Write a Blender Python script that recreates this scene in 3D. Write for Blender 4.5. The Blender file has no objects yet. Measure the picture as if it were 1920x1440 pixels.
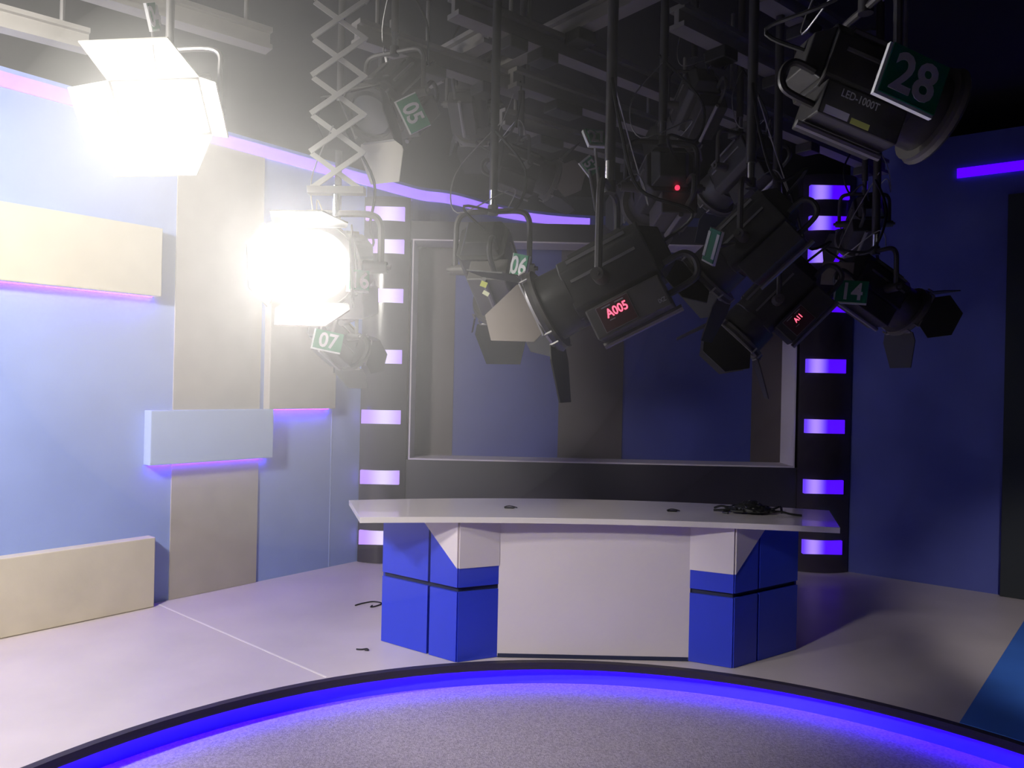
import bpy, bmesh, math, random
from mathutils import Vector, Matrix, Euler
from mathutils.geometry import tessellate_polygon

random.seed(4)
SC = bpy.context.scene
COL = SC.collection
PI = math.pi

# ------------------------------------------------------------------ camera
FPX, CAMH, ROLL = 1450.0, 1.48, 0.0215
cd = bpy.data.cameras.new('camera')
cam = bpy.data.objects.new('camera', cd)
COL.objects.link(cam)
cd.sensor_fit = 'HORIZONTAL'
cd.sensor_width = 36.0
cd.lens = 36.0 * FPX / 1920.0
cd.clip_start = 0.02
cr, sr = math.cos(ROLL), math.sin(ROLL)
RV, UV, FV = Vector((cr, 0, sr)), Vector((-sr, 0, cr)), Vector((0, 1, 0))
cam.matrix_world = Matrix(((RV.x, UV.x, -FV.x, 0), (RV.y, UV.y, -FV.y, 0), (RV.z, UV.z, -FV.z, CAMH), (0, 0, 0, 1)))
SC.camera = cam
CAM = Vector((0, 0, CAMH))

# ------------------------------------------------------------------ world, exposure
w = bpy.data.worlds.new('world'); SC.world = w; w.use_nodes = True
w.node_tree.nodes['Background'].inputs[0].default_value = (0.02, 0.02, 0.03, 1)
w.node_tree.nodes['Background'].inputs[1].default_value = 0.2
SC.view_settings.view_transform = 'Standard'
SC.view_settings.look = 'None'
SC.view_settings.gamma = 1.0
SC.view_settings.exposure = 0.1
SC.view_settings.use_curve_mapping = False
SC.cycles.use_adaptive_sampling = True
SC.cycles.adaptive_threshold = 0.07
SC.cycles.adaptive_min_samples = 16
SC.cycles.max_bounces = 7
SC.cycles.diffuse_bounces = 3
SC.cycles.glossy_bounces = 3

# light levels (each is carried by a fixture built further down)
P_SPOT16 = 80.0      # the burning fresnel in view
P_PANEL = 26.0        # soft panel hanging by the left wall
P_PANEL2 = 165.0       # its neighbour nearer the camera
P_KEY = 330.0          # front fresnel aimed at the desk
P_KEY2 = 300.0         # front fresnel on the right
HAZE = 1.0

# ------------------------------------------------------------------ pixel helpers
def ray(px, py):
    a, b = (px - 960.0) / FPX, (720.0 - py) / FPX
    return FV + RV * a + UV * b
def atD(px, py, D): return CAM + ray(px, py) * D
def atz(px, py, z):
    r = ray(px, py); return CAM + r * ((z - CAMH) / r.z)
def atplane(px, py, p0, n):
    r = ray(px, py); return CAM + r * ((p0 - CAM).dot(n) / r.dot(n))

# ------------------------------------------------------------------ materials
MATS = {}
def mat(name, col, rough=0.6, metal=0.0, var=0.0, vscale=8.0, bump=0.0, bscale=60.0, spec=0.5, emit=None, estr=0.0, coat=0.0):
    if name in MATS: return MATS[name]
    m = bpy.data.materials.new(name); m.use_nodes = True
    nt = m.node_tree; b = nt.nodes['Principled BSDF']
    b.inputs['Base Color'].default_value = (*col, 1)
    b.inputs['Roughness'].default_value = rough
    b.inputs['Metallic'].default_value = metal
    b.inputs['Specular IOR Level'].default_value = spec
    if coat: b.inputs['Coat Weight'].default_value = coat
    tc = nt.nodes.new('ShaderNodeTexCoord')
    if var > 0:
        n = nt.nodes.new('ShaderNodeTexNoise'); n.inputs['Scale'].default_value = vscale; n.inputs['Detail'].default_value = 4
        nt.links.new(tc.outputs['Object'], n.inputs['Vector'])
        r = nt.nodes.new('ShaderNodeValToRGB')
        r.color_ramp.elements[0].position = 0.3; r.color_ramp.elements[1].position = 0.7
        r.color_ramp.elements[0].color = (*[max(0, c * (1 - var)) for c in col], 1)
        r.color_ramp.elements[1].color = (*[min(1, c * (1 + var)) for c in col], 1)
        nt.links.new(n.outputs['Fac'], r.inputs['Fac']); nt.links.new(r.outputs['Color'], b.inputs['Base Color'])
    if bump > 0:
        n2 = nt.nodes.new('ShaderNodeTexNoise'); n2.inputs['Scale'].default_value = bscale; n2.inputs['Detail'].default_value = 3
        nt.links.new(tc.outputs['Object'], n2.inputs['Vector'])
        bp = nt.nodes.new('ShaderNodeBump'); bp.inputs['Strength'].default_value = bump; bp.inputs['Distance'].default_value = 0.01
        nt.links.new(n2.outputs['Fac'], bp.inputs['Height']); nt.links.new(bp.outputs['Normal'], b.inputs['Normal'])
    if emit:
        b.inputs['Emission Color'].default_value = (*emit, 1); b.inputs['Emission Strength'].default_value = estr
    MATS[name] = m
    return m

def glowspot(name, edge, core, estr, cx=0.5, width=0.5):
    """frosted light panel: the LED shows as a brighter core behind the diffuser"""
    m = bpy.data.materials.new(name); m.use_nodes = True; nt = m.node_tree; b = nt.nodes['Principled BSDF']
    b.inputs['Base Color'].default_value = (0.1, 0.05, 0.3, 1); b.inputs['Roughness'].default_value = 0.25
    tc = nt.nodes.new('ShaderNodeTexCoord'); sp = nt.nodes.new('ShaderNodeSeparateXYZ')
    nt.links.new(tc.outputs['Generated'], sp.inputs[0])
    s = nt.nodes.new('ShaderNodeMath'); s.operation = 'SUBTRACT'; s.inputs[1].default_value = cx; nt.links.new(sp.outputs['X'], s.inputs[0])
    a = nt.nodes.new('ShaderNodeMath'); a.operation = 'ABSOLUTE'; nt.links.new(s.outputs[0], a.inputs[0])
    r = nt.nodes.new('ShaderNodeMapRange'); r.interpolation_type = 'SMOOTHSTEP'
    r.inputs[1].default_value = 0; r.inputs[2].default_value = width; r.inputs[3].default_value = 1; r.inputs[4].default_value = 0
    nt.links.new(a.outputs[0], r.inputs[0])
    mx = nt.nodes.new('ShaderNodeMix'); mx.data_type = 'RGBA'
    mx.inputs[6].default_value = (*edge, 1); mx.inputs[7].default_value = (*core, 1)
    nt.links.new(r.outputs[0], mx.inputs[0]); nt.links.new(mx.outputs[2], b.inputs['Emission Color'])
    b.inputs['Emission Strength'].default_value = estr
    return m

M_BLUE = mat('blue_wall_lit', (0.27, 0.36, 0.72), 0.75, var=0.05, vscale=3, bump=0.05)  # blue wall paint, paled for overexposure and glare
M_BLUESHADE = mat('blue_wall_shaded', (0.075, 0.090, 0.33), 0.8, var=0.06, vscale=3, bump=0.05)  # same blue paint, darkened to put the dim walls' shade into it
M_BEIGE = mat('beige_panel', (0.62, 0.56, 0.44), 0.7, var=0.05, vscale=6, bump=0.04)
M_GREIGE = mat('greige_panel', (0.42, 0.38, 0.33), 0.7, var=0.06, vscale=6, bump=0.04)
M_PANELBLUE = mat('pale_blue_panel', (0.42, 0.53, 0.84), 0.6, var=0.03, vscale=5)
M_FLOOR = mat('studio_floor_vinyl', (0.60, 0.53, 0.54), 0.38, var=0.05, vscale=2.5, bump=0.03, bscale=25, spec=0.45)
M_JOINT = mat('floor_joint', (0.80, 0.74, 0.72), 0.5)
M_BLUEFLOOR = mat('blue_floor_vinyl', (0.06, 0.20, 0.75), 0.45, var=0.08, vscale=3)
M_CARPET = mat('speckled_carpet', (0.40, 0.35, 0.42), 0.95, var=0.28, vscale=90, bump=0.6, bscale=220)
M_BLACK = mat('matt_black', (0.012, 0.012, 0.014), 0.85)
M_CEIL = mat('black_ceiling', (0.010, 0.010, 0.011), 0.9, var=0.2, vscale=2)
M_TRIM = mat('dark_edge_trim', (0.035, 0.028, 0.045), 0.55)
M_RISER = mat('led_tinted_riser', (0.14, 0.10, 0.62), 0.7)  # the blue LED glow is mixed into the riser colour
M_WHITE = mat('white_lacquer', (0.78, 0.72, 0.72), 0.22, var=0.02, vscale=3, coat=0.3)
M_DESKWHITE = mat('white_laminate', (0.73, 0.655, 0.69), 0.45, var=0.02, vscale=3)
M_DESKBLUE = mat('blue_laminate', (0.030, 0.055, 0.62), 0.38, var=0.03, vscale=4)
M_GROOVE = mat('desk_groove', (0.02, 0.025, 0.07), 0.6)
M_SETDARK = mat('dark_set_panel', (0.045, 0.040, 0.055), 0.45, var=0.08, vscale=3)
M_COLUMN = mat('glossy_column', (0.040, 0.032, 0.048), 0.22, var=0.08, vscale=2, coat=0.4)
M_REVEAL = mat('niche_reveal', (0.66, 0.60, 0.68), 0.6)
M_NBLUE = mat('niche_blue', (0.07, 0.085, 0.33), 0.5, var=0.05, vscale=3)
M_NGREY = mat('niche_grey', (0.115, 0.095, 0.10), 0.5, var=0.06, vscale=3)
M_BODY = mat('lamp_housing', (0.050, 0.048, 0.047), 0.42, var=0.15, vscale=20, bump=0.05)
M_BODY2 = mat('lamp_control_box', (0.105, 0.098, 0.092), 0.5, var=0.05, vscale=15)
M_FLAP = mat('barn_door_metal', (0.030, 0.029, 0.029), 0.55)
M_FLAPGREY = mat('barn_door_grey', (0.26, 0.225, 0.20), 0.55, var=0.04)  # paler copy of the leaf metal, for leaves that catch light
M_FLAPLIT = mat('barn_door_lit', (0.55, 0.52, 0.46), 0.5)  # leaf metal brightened in colour for flaps lit by the lamps
M_CHROME = mat('chrome', (0.85, 0.85, 0.87), 0.15, metal=1.0)
M_POLE = mat('dark_pole_steel', (0.085, 0.08, 0.08), 0.45, metal=0.3)
M_STEEL = mat('dull_steel', (0.30, 0.29, 0.29), 0.45, metal=0.6)
M_RAIL = mat('ceiling_rail_aluminium', (0.30, 0.285, 0.27), 0.55, metal=0.2, var=0.1, vscale=5)
M_CABLE = mat('black_cable', (0.012, 0.012, 0.013), 0.5)
M_WIRE = mat('pale_wire', (0.45, 0.44, 0.45), 0.4, metal=0.5)
M_GREEN = mat('green_plate', (0.010, 0.22, 0.10), 0.4)
M_PLATEWHITE = mat('white_plate_edge', (0.80, 0.80, 0.80), 0.5)
M_DIGIT = mat('white_digits', (0.72, 0.72, 0.74), 0.5)
M_MARK = mat('grey_lettering', (0.45, 0.45, 0.47), 0.5)
M_LIME = mat('lime_sticker', (0.58, 0.62, 0.14), 0.5)
M_PALESTICK = mat('pale_sticker', (0.58, 0.56, 0.66), 0.5)
M_RED = mat('red_led_digits', (0.2, 0, 0.02), 0.4, emit=(1.0, 0.10, 0.18), estr=2.2)
M_REDDOT = mat('red_indicator', (0.3, 0, 0.02), 0.4, emit=(1.0, 0.04, 0.10), estr=1.5)
M_DISPLAY = mat('display_glass', (0.10, 0.045, 0.045), 0.2)
M_LENS = mat('burning_lens', (1, 1, 1), 0.3, emit=(1.0, 0.97, 0.92), estr=14.0)
M_LENSFRONT = mat('front_lamp_lens', (1, 1, 1), 0.3, emit=(1.0, 0.97, 0.92), estr=2.0)
M_LENSOFF = mat('dark_lens', (0.08, 0.085, 0.09), 0.12, coat=0.5)
M_DIFF = mat('burning_diffuser', (1, 1, 1), 0.5, emit=(1.0, 0.96, 0.86), estr=3.0)
M_PURPLE = mat('violet_led', (0.2, 0.05, 0.6), 0.4, emit=(0.11, 0.006, 1.0), estr=42.0)
M_CORNICE = mat('violet_cornice_led', (0.3, 0.2, 0.8), 0.4, emit=(0.34, 0.17, 1.0), estr=1.15)  # paler than the right strip: glare mixed into the emission colour
M_CORNICE_R = mat('deep_violet_cornice_led', (0.1, 0.0, 0.8), 0.4, emit=(0.075, 0.0, 1.0), estr=1.3)
M_EDGELED = mat('violet_edge_led', (0.1, 0.0, 0.8), 0.4, emit=(0.055, 0.0, 1.0), estr=24.0)
M_COLL = glowspot('violet_light_panel', (0.52, 0.30, 1.0), (0.82, 0.72, 1.0), 1.0, 0.6, 0.5)  # left column panels, whitened in emission to include the glare veil
M_COLR = glowspot('deep_violet_light_panel', (0.075, 0.0, 1.0), (0.40, 0.25, 1.0), 1.0, 0.25, 0.34)

# ------------------------------------------------------------------ mesh helpers
I4 = Matrix.Identity(4)
def box(bm, c, s, M=I4):
    c, s = Vector(c), Vector(s)
    r = bmesh.ops.create_cube(bm, size=1.0)
    for v in r['verts']: v.co = M @ (Vector((v.co.x * s.x, v.co.y * s.y, v.co.z * s.z)) + c)
    return bm
def hexa(bm, b4, t4):
    vs = [bm.verts.new(p) for p in list(b4) + list(t4)]
    for f in ((3, 2, 1, 0), (4, 5, 6, 7), (0, 1, 5, 4), (1, 2, 6, 5), (2, 3, 7, 6), (3, 0, 4, 7)): bm.faces.new([vs[i] for i in f])
def cyl(bm, p0, p1, r0, r1=None, n=16, caps=True):
    p0, p1 = Vector(p0), Vector(p1); r1 = r0 if r1 is None else r1
    ax = (p1 - p0).normalized(); a = ax.orthogonal().normalized(); b = ax.cross(a)
    A, B = [], []
    for i in range(n):
        t = 2 * PI * i / n; d = a * math.cos(t) + b * math.sin(t)
        A.append(bm.verts.new(p0 + d * r0)); B.append(bm.verts.new(p1 + d * r1))
    for i in range(n):
        j = (i + 1) % n; bm.faces.new((A[i], A[j], B[j], B[i]))
    if caps: bm.faces.new(A[::-1]); bm.faces.new(B)
    return bm
def ringm(bm, c, ax, prof, n=28):
    """surface of revolution: prof = list of (along, radius), closed"""
    c, ax = Vector(c), Vector(ax).normalized(); a = ax.orthogonal().normalized(); b = ax.cross(a)
    R = []
    for i in range(n):
        t = 2 * PI * i / n; d = a * math.cos(t) + b * math.sin(t)
        R.append([bm.verts.new(c + ax * x + d * r) for x, r in prof])
    m = len(prof)
    for i in range(n):
        j = (i + 1) % n
        for k in range(m):
            l = (k + 1) % m; bm.faces.new((R[i][k], R[j][k], R[j][l], R[i][l]))
    return bm
def smooth_pts(pts, k=6):
    P = [Vector(p) for p in pts]
    if len(P) < 3: return P
    out = []
    for i in range(len(P) - 1):
        p0, p1, p2, p3 = P[max(i - 1, 0)], P[i], P[i + 1], P[min(i + 2, len(P) - 1)]
        for j in range(k):
            t = j / k
            out.append(0.5 * ((2 * p1) + (p2 - p0) * t + (2 * p0 - 5 * p1 + 4 * p2 - p3) * t * t + (3 * p1 - p0 - 3 * p2 + p3) * t ** 3))
    return out + [P[-1]]
def tube(bm, pts, r, n=6, sm=True):
    P = smooth_pts(pts) if sm else [Vector(p) for p in pts]
    rings = []; prev = None
    for i, p in enumerate(P):
        t = (P[min(i + 1, len(P) - 1)] - P[max(i - 1, 0)]).normalized()
        a = t.orthogonal().normalized() if prev is None else (prev - t * prev.dot(t)).normalized()
        prev = a; b = t.cross(a)
        rings.append([bm.verts.new(p + (a * math.cos(2 * PI * q / n) + b * math.sin(2 * PI * q / n)) * r) for q in range(n)])
    for i in range(len(rings) - 1):
        for q in range(n):
            s = (q + 1) % n; bm.faces.new((rings[i][q], rings[i][s], rings[i + 1][s], rings[i + 1][q]))
    bm.faces.new(rings[0][::-1]); bm.faces.new(rings[-1])
    return bm
def prism(bm, poly, z0, z1, M=I4):
    poly = [Vector((p[0], p[1], 0)) for p in poly]; n = len(poly)
    area = sum(poly[i].x * poly[(i + 1) % n].y - poly[(i + 1) % n].x * poly[i].y for i in range(n))
    if area < 0: poly = poly[::-1]
    A = [bm.verts.new(M @ Vector((p.x, p.y, z0))) for p in poly]; B = [bm.verts.new(M @ Vector((p.x, p.y, z1))) for p in poly]
    for i in range(n):
        j = (i + 1) % n; bm.faces.new((A[i], A[j], B[j], B[i]))
    for t in tessellate_polygon([poly]):
        try:
            bm.faces.new([A[i] for i in t]); bm.faces.new([B[i] for i in t][::-1])
        except ValueError: pass
    return bm
def ob(name, bm, m, parent=None, bevel=0.0, smooth=False, M=None):
    bmesh.ops.recalc_face_normals(bm, faces=bm.faces[:])
    me = bpy.data.meshes.new(name); bm.to_mesh(me); bm.free()
    me.materials.append(m)
    o = bpy.data.objects.new(name, me); COL.objects.link(o)
    if parent: o.parent = parent
    if M is not None: o.matrix_basis = M
    if smooth:
        for p in me.polygons: p.use_smooth = True
        md = o.modifiers.new('split', 'EDGE_SPLIT'); md.split_angle = math.radians(40)
    if bevel > 0:
        b = o.modifiers.new('bevel', 'BEVEL'); b.width = bevel; b.segments = 2; b.limit_method = 'ANGLE'
    return o
def NB(): return bmesh.new()
def tag(o, label, cat=None, group=None, kind=None):
    o['label'] = label
    if cat: o['category'] = cat
    if group: o['group'] = group
    if kind: o['kind'] = kind
    return o
def struct(o, label=None):
    o['kind'] = 'structure'
    if label: o['label'] = label
    return o
def empty(name, M):
    o = bpy.data.objects.new(name, None); COL.objects.link(o); o.matrix_world = M; o.empty_display_size = 0.1
    return o
def text(name, s, size, m, parent, M, ext=0.0012, off=0.0, sx=1.0):
    cu = bpy.data.curves.new('tmp', 'FONT'); cu.body = s; cu.size = size; cu.align_x = 'CENTER'; cu.align_y = 'CENTER'
    cu.extrude = ext; cu.offset = off; cu.resolution_u = 3
    t = bpy.data.objects.new('tmp', cu); COL.objects.link(t)
    dg = bpy.context.evaluated_depsgraph_get()
    me = bpy.data.meshes.new_from_object(t.evaluated_get(dg)); bpy.data.objects.remove(t); bpy.data.curves.remove(cu)
    for v in me.vertices: v.co.x *= sx
    me.materials.clear(); me.materials.append(m); me.name = name
    o = bpy.data.objects.new(name, me); COL.objects.link(o); o.parent = parent; o.matrix_basis = M
    return o
def frame(origin, x, y):
    """matrix whose X and Y columns are x and y (Z = normal towards the viewer)"""
    x = Vector(x).normalized(); y = Vector(y); z = x.cross(y).normalized(); y = z.cross(x)
    return Matrix(((x.x, y.x, z.x, origin[0]), (x.y, y.y, z.y, origin[1]), (x.z, y.z, z.z, origin[2]), (0, 0, 0, 1)))

# ================================================================== the setting
ZC = 3.75                                     # ceiling
ZPIT = -0.13                                  # carpeted pit floor
PC, PR = Vector((0.335, 1.70)), 2.42          # rim circle of the pit
L0, L1 = atz(0, 1190, 0), atz(670, 1052, 0)
UL = (L1 - L0).normalized(); NL = Vector((UL.y, -UL.x, 0))     # into the room
YS = 6.34                                     # front of the back set
R0 = Vector((2.79, YS, 0)); UR = Vector((1.352, -1, 0)).normalized(); NR = Vector((UR.y, -UR.x, 0))
if NR.y > 0: NR = -NR
HW = 3.20
LA = L0 - UL * ((L0.y - 1.0) / UL.y)          # where the left wall ends towards the camera
RB = R0 + UR * 5.0
ZSTRIP = 3.125
# wall behind the set: the left wall runs on and curves round
S1 = atz(850, 375, ZSTRIP); S2 = atz(965, 404, ZSTRIP); S3 = atz(1105, 418, ZSTRIP)
CURVE = [L1 + (S1.xy - L1.xy).to_3d() * t for t in (0.0, 0.5, 1.0)]
CURVE = [Vector((p.x, p.y, 0)) for p in smooth_pts([L1, L1 + UL * 0.6, S1 * 1.0, S2 * 1.0, S3 * 1.0, Vector((S3.x + 1.2, S3.y + 0.02, 0)), Vector((4.3, S3.y + 0.02, 0))], 6)]

def slab_wall(name, a, b, z0, z1, n, th, m, parent=None):
    """upright slab from a to b whose face lies on the line, thickness away from n"""
    bm = NB(); a, b = Vector((a.x, a.y, 0)), Vector((b.x, b.y, 0)); k = -n * th
    hexa(bm, [p + Vector((0, 0, z0)) for p in (a, b, b + k, a + k)], [p + Vector((0, 0, z1)) for p in (a, b, b + k, a + k)])
    return ob(name, bm, m, parent)

wall_left = struct(slab_wall('wall_left', LA, L1 + UL * 0.02, 0, HW, NL, 0.12, M_BLUE), 'blue left wall with raised panels')
bm = NB()
for i in range(len(CURVE) - 1):
    a, b = CURVE[i], CURVE[i + 1]
    t = (b - a).normalized(); k = Vector((-t.y, t.x, 0)) * 0.12
    hexa(bm, [a, b, b + k, a + k], [p + Vector((0, 0, HW)) for p in (a, b, b + k, a + k)])
struct(ob('wall_back', bm, M_BLUESHADE), 'curved wall behind the set')
wall_right = struct(slab_wall('wall_right', R0 - UR * 0.05, RB, 0, HW + 0.25, NR, 0.12, M_BLUESHADE), 'right wall in blue darkened for shade')
YB = -2.6
for nm, a, b, n in (('wall_rear', Vector((LA.x, YB, 0)), Vector((RB.x, YB, 0)), Vector((0, 1, 0))),
                    ('wall_side_left', Vector((LA.x, YB, 0)), LA, Vector((1, 0, 0))),
                    ('wall_side_right', RB, Vector((RB.x, YB, 0)), Vector((-1, 0, 0)))):
    struct(slab_wall(nm, a, b, ZPIT if 0 else 0, ZC, n, 0.1, M_BLACK))
bm = NB(); box(bm, ((LA.x + RB.x) / 2, 3.0, ZC + 0.05), (RB.x - LA.x + 1, 12.6, 0.1)); struct(ob('ceiling', bm, M_CEIL), 'black studio ceiling')

# platform floor with the round pit cut into its front
def arc(r, a0, a1, n=56): return [Vector((PC.x + r * math.cos(a0 + (a1 - a0) * i / n), PC.y + r * math.sin(a0 + (a1 - a0) * i / n))) for i in range(n + 1)]
rim = arc(PR + 0.04, PI, 0)
poly = [Vector((LA.x - .1, YB - .1)), Vector((PC.x - PR - 0.04, YB - .1))] + rim + [Vector((PC.x + PR + 0.04, YB - .1)), Vector((RB.x + .1, YB - .1)), Vector((RB.x + .1, 8.6)), Vector((LA.x - .1, 8.6))]
bm = NB(); prism(bm, poly, -0.02, 0.0)
floor = struct(ob('floor', bm, M_FLOOR), 'pale grey vinyl floor of the raised stage')
bm = NB(); prism(bm, [(LA.x - .1, YB - .1), (RB.x + .1, YB - .1), (RB.x + .1, 8.6), (LA.x - .1, 8.6)], ZPIT - 0.05, ZPIT)
struct(ob('floor_pit', bm, M_CARPET), 'grey speckled carpet of the sunken round area')
# nosing trim, riser, led under the nosing
def ringwall(r0, r1, z0, z1, m, name, parent=None):
    A = [Vector((PC.x - r0, YB))] + arc(r0, PI, 0) + [Vector((PC.x + r0, YB))]
    B = [Vector((PC.x - r1, YB))] + arc(r1, PI, 0) + [Vector((PC.x + r1, YB))]
    bm = NB()
    for i in range(len(A) - 1):
        q = [A[i], A[i + 1], B[i + 1], B[i]]
        hexa(bm, [Vector((p.x, p.y, z0)) for p in q], [Vector((p.x, p.y, z1)) for p in q])
    bmesh.ops.remove_doubles(bm, verts=bm.verts[:], dist=1e-5)
    return ob(name, bm, m, parent)
struct(ringwall(PR + 0.055, PR + 0.10, ZPIT, -0.02, M_RISER, 'trim_1'), 'riser of the round stage edge')
struct(ringwall(PR, PR + 0.0395, -0.020, 0.002, M_TRIM, 'trim_4'), 'dark curved nosing of the stage edge')
struct(ringwall(PR, PR + 0.012, -0.036, -0.0203, M_TRIM, 'trim_3'), 'dark upright lip of the stage edge')
struct(ringwall(PR + 0.0121, PR + 0.065, -0.0215, -0.0203, M_TRIM, 'trim_2'), 'dark curved nosing along the stage edge')
o = ringwall(PR + 0.028, PR + 0.0549, -0.030, -0.022, M_EDGELED, 'led_strip_light')
tag(o, 'violet light strip under the curved dark stage edge', 'light strip')

# joint in the vinyl
a, b = atz(297, 1133, 0), atz(612, 1270, 0)
d = (b - a).normalized(); s = Vector((-d.y, d.x, 0)) * 0.006
bm = NB(); hexa(bm, [a - s, b - s, b + s, a + s], [p + Vector((0, 0, 0.0012)) for p in (a - s, b - s, b + s, a + s)])
o = ob('floor_joint', bm, M_JOINT, floor); o['label'] = 'thin pale joint in the stage vinyl'
# blue vinyl on the right
a, b = atz(1920, 1165, 0), atz(1799, 1356, 0); d = (a - b).normalized()
far = a + d * 0.62
rimpts = [p for p in arc(PR + 0.042, PI, 0, 160) if p.x > b.x and p.y > 2.0]
poly = [Vector((b.x, b.y)), Vector((far.x, far.y)), Vector((far.x + 2.2, far.y - 1.7)), Vector((far.x + 2.2, 2.0))] + rimpts[::-1]
bm = NB(); prism(bm, poly, 0.0002, 0.004)
tag(ob('floor_sheet', bm, M_BLUEFLOOR), 'bright blue vinyl sheet on the stage floor at right', 'floor sheet')

# ---- raised panels on the left wall
def wall_rect(px):
    """pixel corners (any number) -> (s0, s1, z0, z1) on the left wall plane raised by t"""
    return px
def lw(px, py, t):
    p = atplane(px, py, L0 + NL * t, NL); return ((p - L0).dot(UL), p.z)
def wall_panel(name, s0, s1, z0, z1, t, m, label, strip=None, bev=0.006, t0=0.0):
    A = L0 + UL * s0; B = L0 + UL * s1
    bm = NB(); q = [A + NL * t0, B + NL * t0, B + NL * t, A + NL * t]
    hexa(bm, [p + Vector((0, 0, z0)) for p in q], [p + Vector((0, 0, z1)) for p in q])
    o = ob(name, bm, m, wall_left, bevel=bev); o['label'] = label
    if strip:
        bm = NB(); e = 0.03
        q = [A + UL * e + NL * (t0 + .006), B - UL * e + NL * (t0 + .006), B - UL * e + NL * (t0 + .028), A + UL * e + NL * (t0 + .028)]
        hexa(bm, [p + Vector((0, 0, z0 - .004)) for p in q], [p + Vector((0, 0, z0 - .0003)) for p in q])
        ob('led_strip', bm, M_PURPLE, o)['label'] = 'violet light strip under the panel'
    return o
T = 0.09
sA, zA = lw(303, 556, T); _, zAt = lw(303, 428, T)
wall_panel('raised_panel', -2.0, sA, zA, zAt, T, M_BEIGE, 'wide beige raised panel high on the left wall', True)
s0, z1 = lw(283, 770, T); s1, z0 = lw(512, 858, T)
wall_panel('raised_panel', s0, s1, z0, z1, T, M_PANELBLUE, 'pale blue raised panel in the middle of the left wall', True)
q0, zq = lw(514, 768, T * .9); q1, _ = lw(630, 768, T * .9)
wall_panel('raised_panel', q0 - 0.04, q1, zq, 2.62, T * .85, M_GREIGE, 'grey upright raised panel near the light column', True)
sD, zD = lw(292, 1007, T)
wall_panel('raised_panel', -2.0, sD, 0.002, zD, T, M_BEIGE, 'long low beige panel along the foot of the left wall', False)
v0, _ = lw(322, 900, 0.012); v1, _ = lw(484, 900, 0.012)
wall_panel('stripe_panel', v0, v1, 0.002, HW - 0.10, 0.012, M_GREIGE, 'tall greige stripe board behind the pale blue panel', False, bev=0.0)
# thin vertical joint near the set
j0, _ = lw(618, 950, 0.001)
wall_panel('wall_joint', j0, j0 + 0.008, 0.002, 1.3, 0.002, M_PANELBLUE, 'fine vertical joint in the blue wall', False, bev=0)

# ---- cornice led along the left wall and the curve
path = [L0 + UL * t for t in (-2.3, -1.0, 0, 1.0, 2.0)] + CURVE
path = [p for p in path if p.x <= S3.x + 0.01]
def ribbon(name, path, zc, h, side, off, th, m):
    bm = NB(); P = [Vector((p.x, p.y, zc)) for p in path]; rows = []
    for i, p in enumerate(P):
        t = (P[min(i + 1, len(P) - 1)] - P[max(i - 1, 0)]); t.z = 0; t.normalize()
        n = Vector((t.y, -t.x, 0)) * side
        a, b = p + n * off, p + n * (off + th); u = Vector((0, 0, h / 2))
        rows.append([bm.verts.new(v) for v in (a - u, b - u, b + u, a + u)])
    for r0, r1 in zip(rows, rows[1:]):
        for k in range(4): bm.faces.new((r0[k], r0[(k + 1) % 4], r1[(k + 1) % 4], r1[k]))
    bm.faces.new(rows[0]); bm.faces.new(rows[-1][::-1])
    return ob(name, bm, m)
tag(ribbon('led_strip_light', path, ZSTRIP, 0.085, 1, 0.002, 0.02, M_CORNICE), 'long curved glare-paled violet light strip at the top of the left wall', 'light strip')
ra = atplane(1795, 326, R0, NR); ra.z = 0
rp = [ra + UR * t for t in (0, 0.5, 1.0, 1.6)]
rz = atplane(1795, 326, R0, NR).z
tag(ribbon('led_strip_light', rp, rz, 0.07, 1 if NR.dot(Vector((UR.y, -UR.x, 0))) > 0 else -1, 0.002, 0.02, M_CORNICE_R), 'straight deep violet light strip on the dark right wall', 'light strip')
# black flat at the right edge
fa = atplane(1882, 760, R0 + NR * 0.05, NR); fa.z = 0
bm = NB(); q = [fa, fa + UR * 1.4, fa + UR * 1.4 - NR * 0.045, fa - NR * 0.045]
hexa(bm, [p + Vector((0, 0, 0.002)) for p in q], [p + Vector((0, 0, 2.95)) for p in q])
tag(ob('stage_flat', bm, mat('black_flat', (0.022, 0.026, 0.03), 0.8), None, bevel=0.004), 'tall black flat leaning on the right wall', 'stage flat')

# ---- back set: wall with a niche, backdrop boards, light columns
XN0, XN1, ZN0, ZN1, ND = -0.826, 2.317, 0.855, 2.64, 0.31
XC0, XC1 = -1.235, 2.775
setw = empty('set_wall', Matrix.Translation((0.75, YS, 0)))
tag(setw, 'dark set wall with a wide recessed niche behind the desk', 'set wall')
def sbox(name, x0, x1, y0, y1, z0, z1, m, parent=setw, bev=0.0):
    bm = NB(); box(bm, ((x0 + x1) / 2 - 0.75, (y0 + y1) / 2 - YS, (z0 + z1) / 2), (x1 - x0, y1 - y0, z1 - z0)); return ob(name, bm, m, parent, bevel=bev)
ZT = 2.80
sbox('lower_panel', XN0 - .03, XN1 + .03, YS, YS + 0.06, 0.002, ZN0 - .012, M_SETDARK)
sbox('upper_panel', XN0 - .03, XN1 + .03, YS, YS + 0.06, ZN1 + .012, ZT, M_SETDARK)
sbox('niche_sill', XN0 - .012, XN1 + .012, YS - 0.004, YS + ND, ZN0 - .012, ZN0, M_REVEAL)['label'] = 'pale sill of the niche'
sbox('niche_head', XN0 - .012, XN1 + .012, YS - 0.004, YS + ND, ZN1, ZN1 + .012, M_REVEAL)['label'] = 'pale head of the niche'
sbox('niche_jamb', XN0 - .012, XN0, YS - 0.004, YS + ND, ZN0, ZN1, M_REVEAL)
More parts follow.
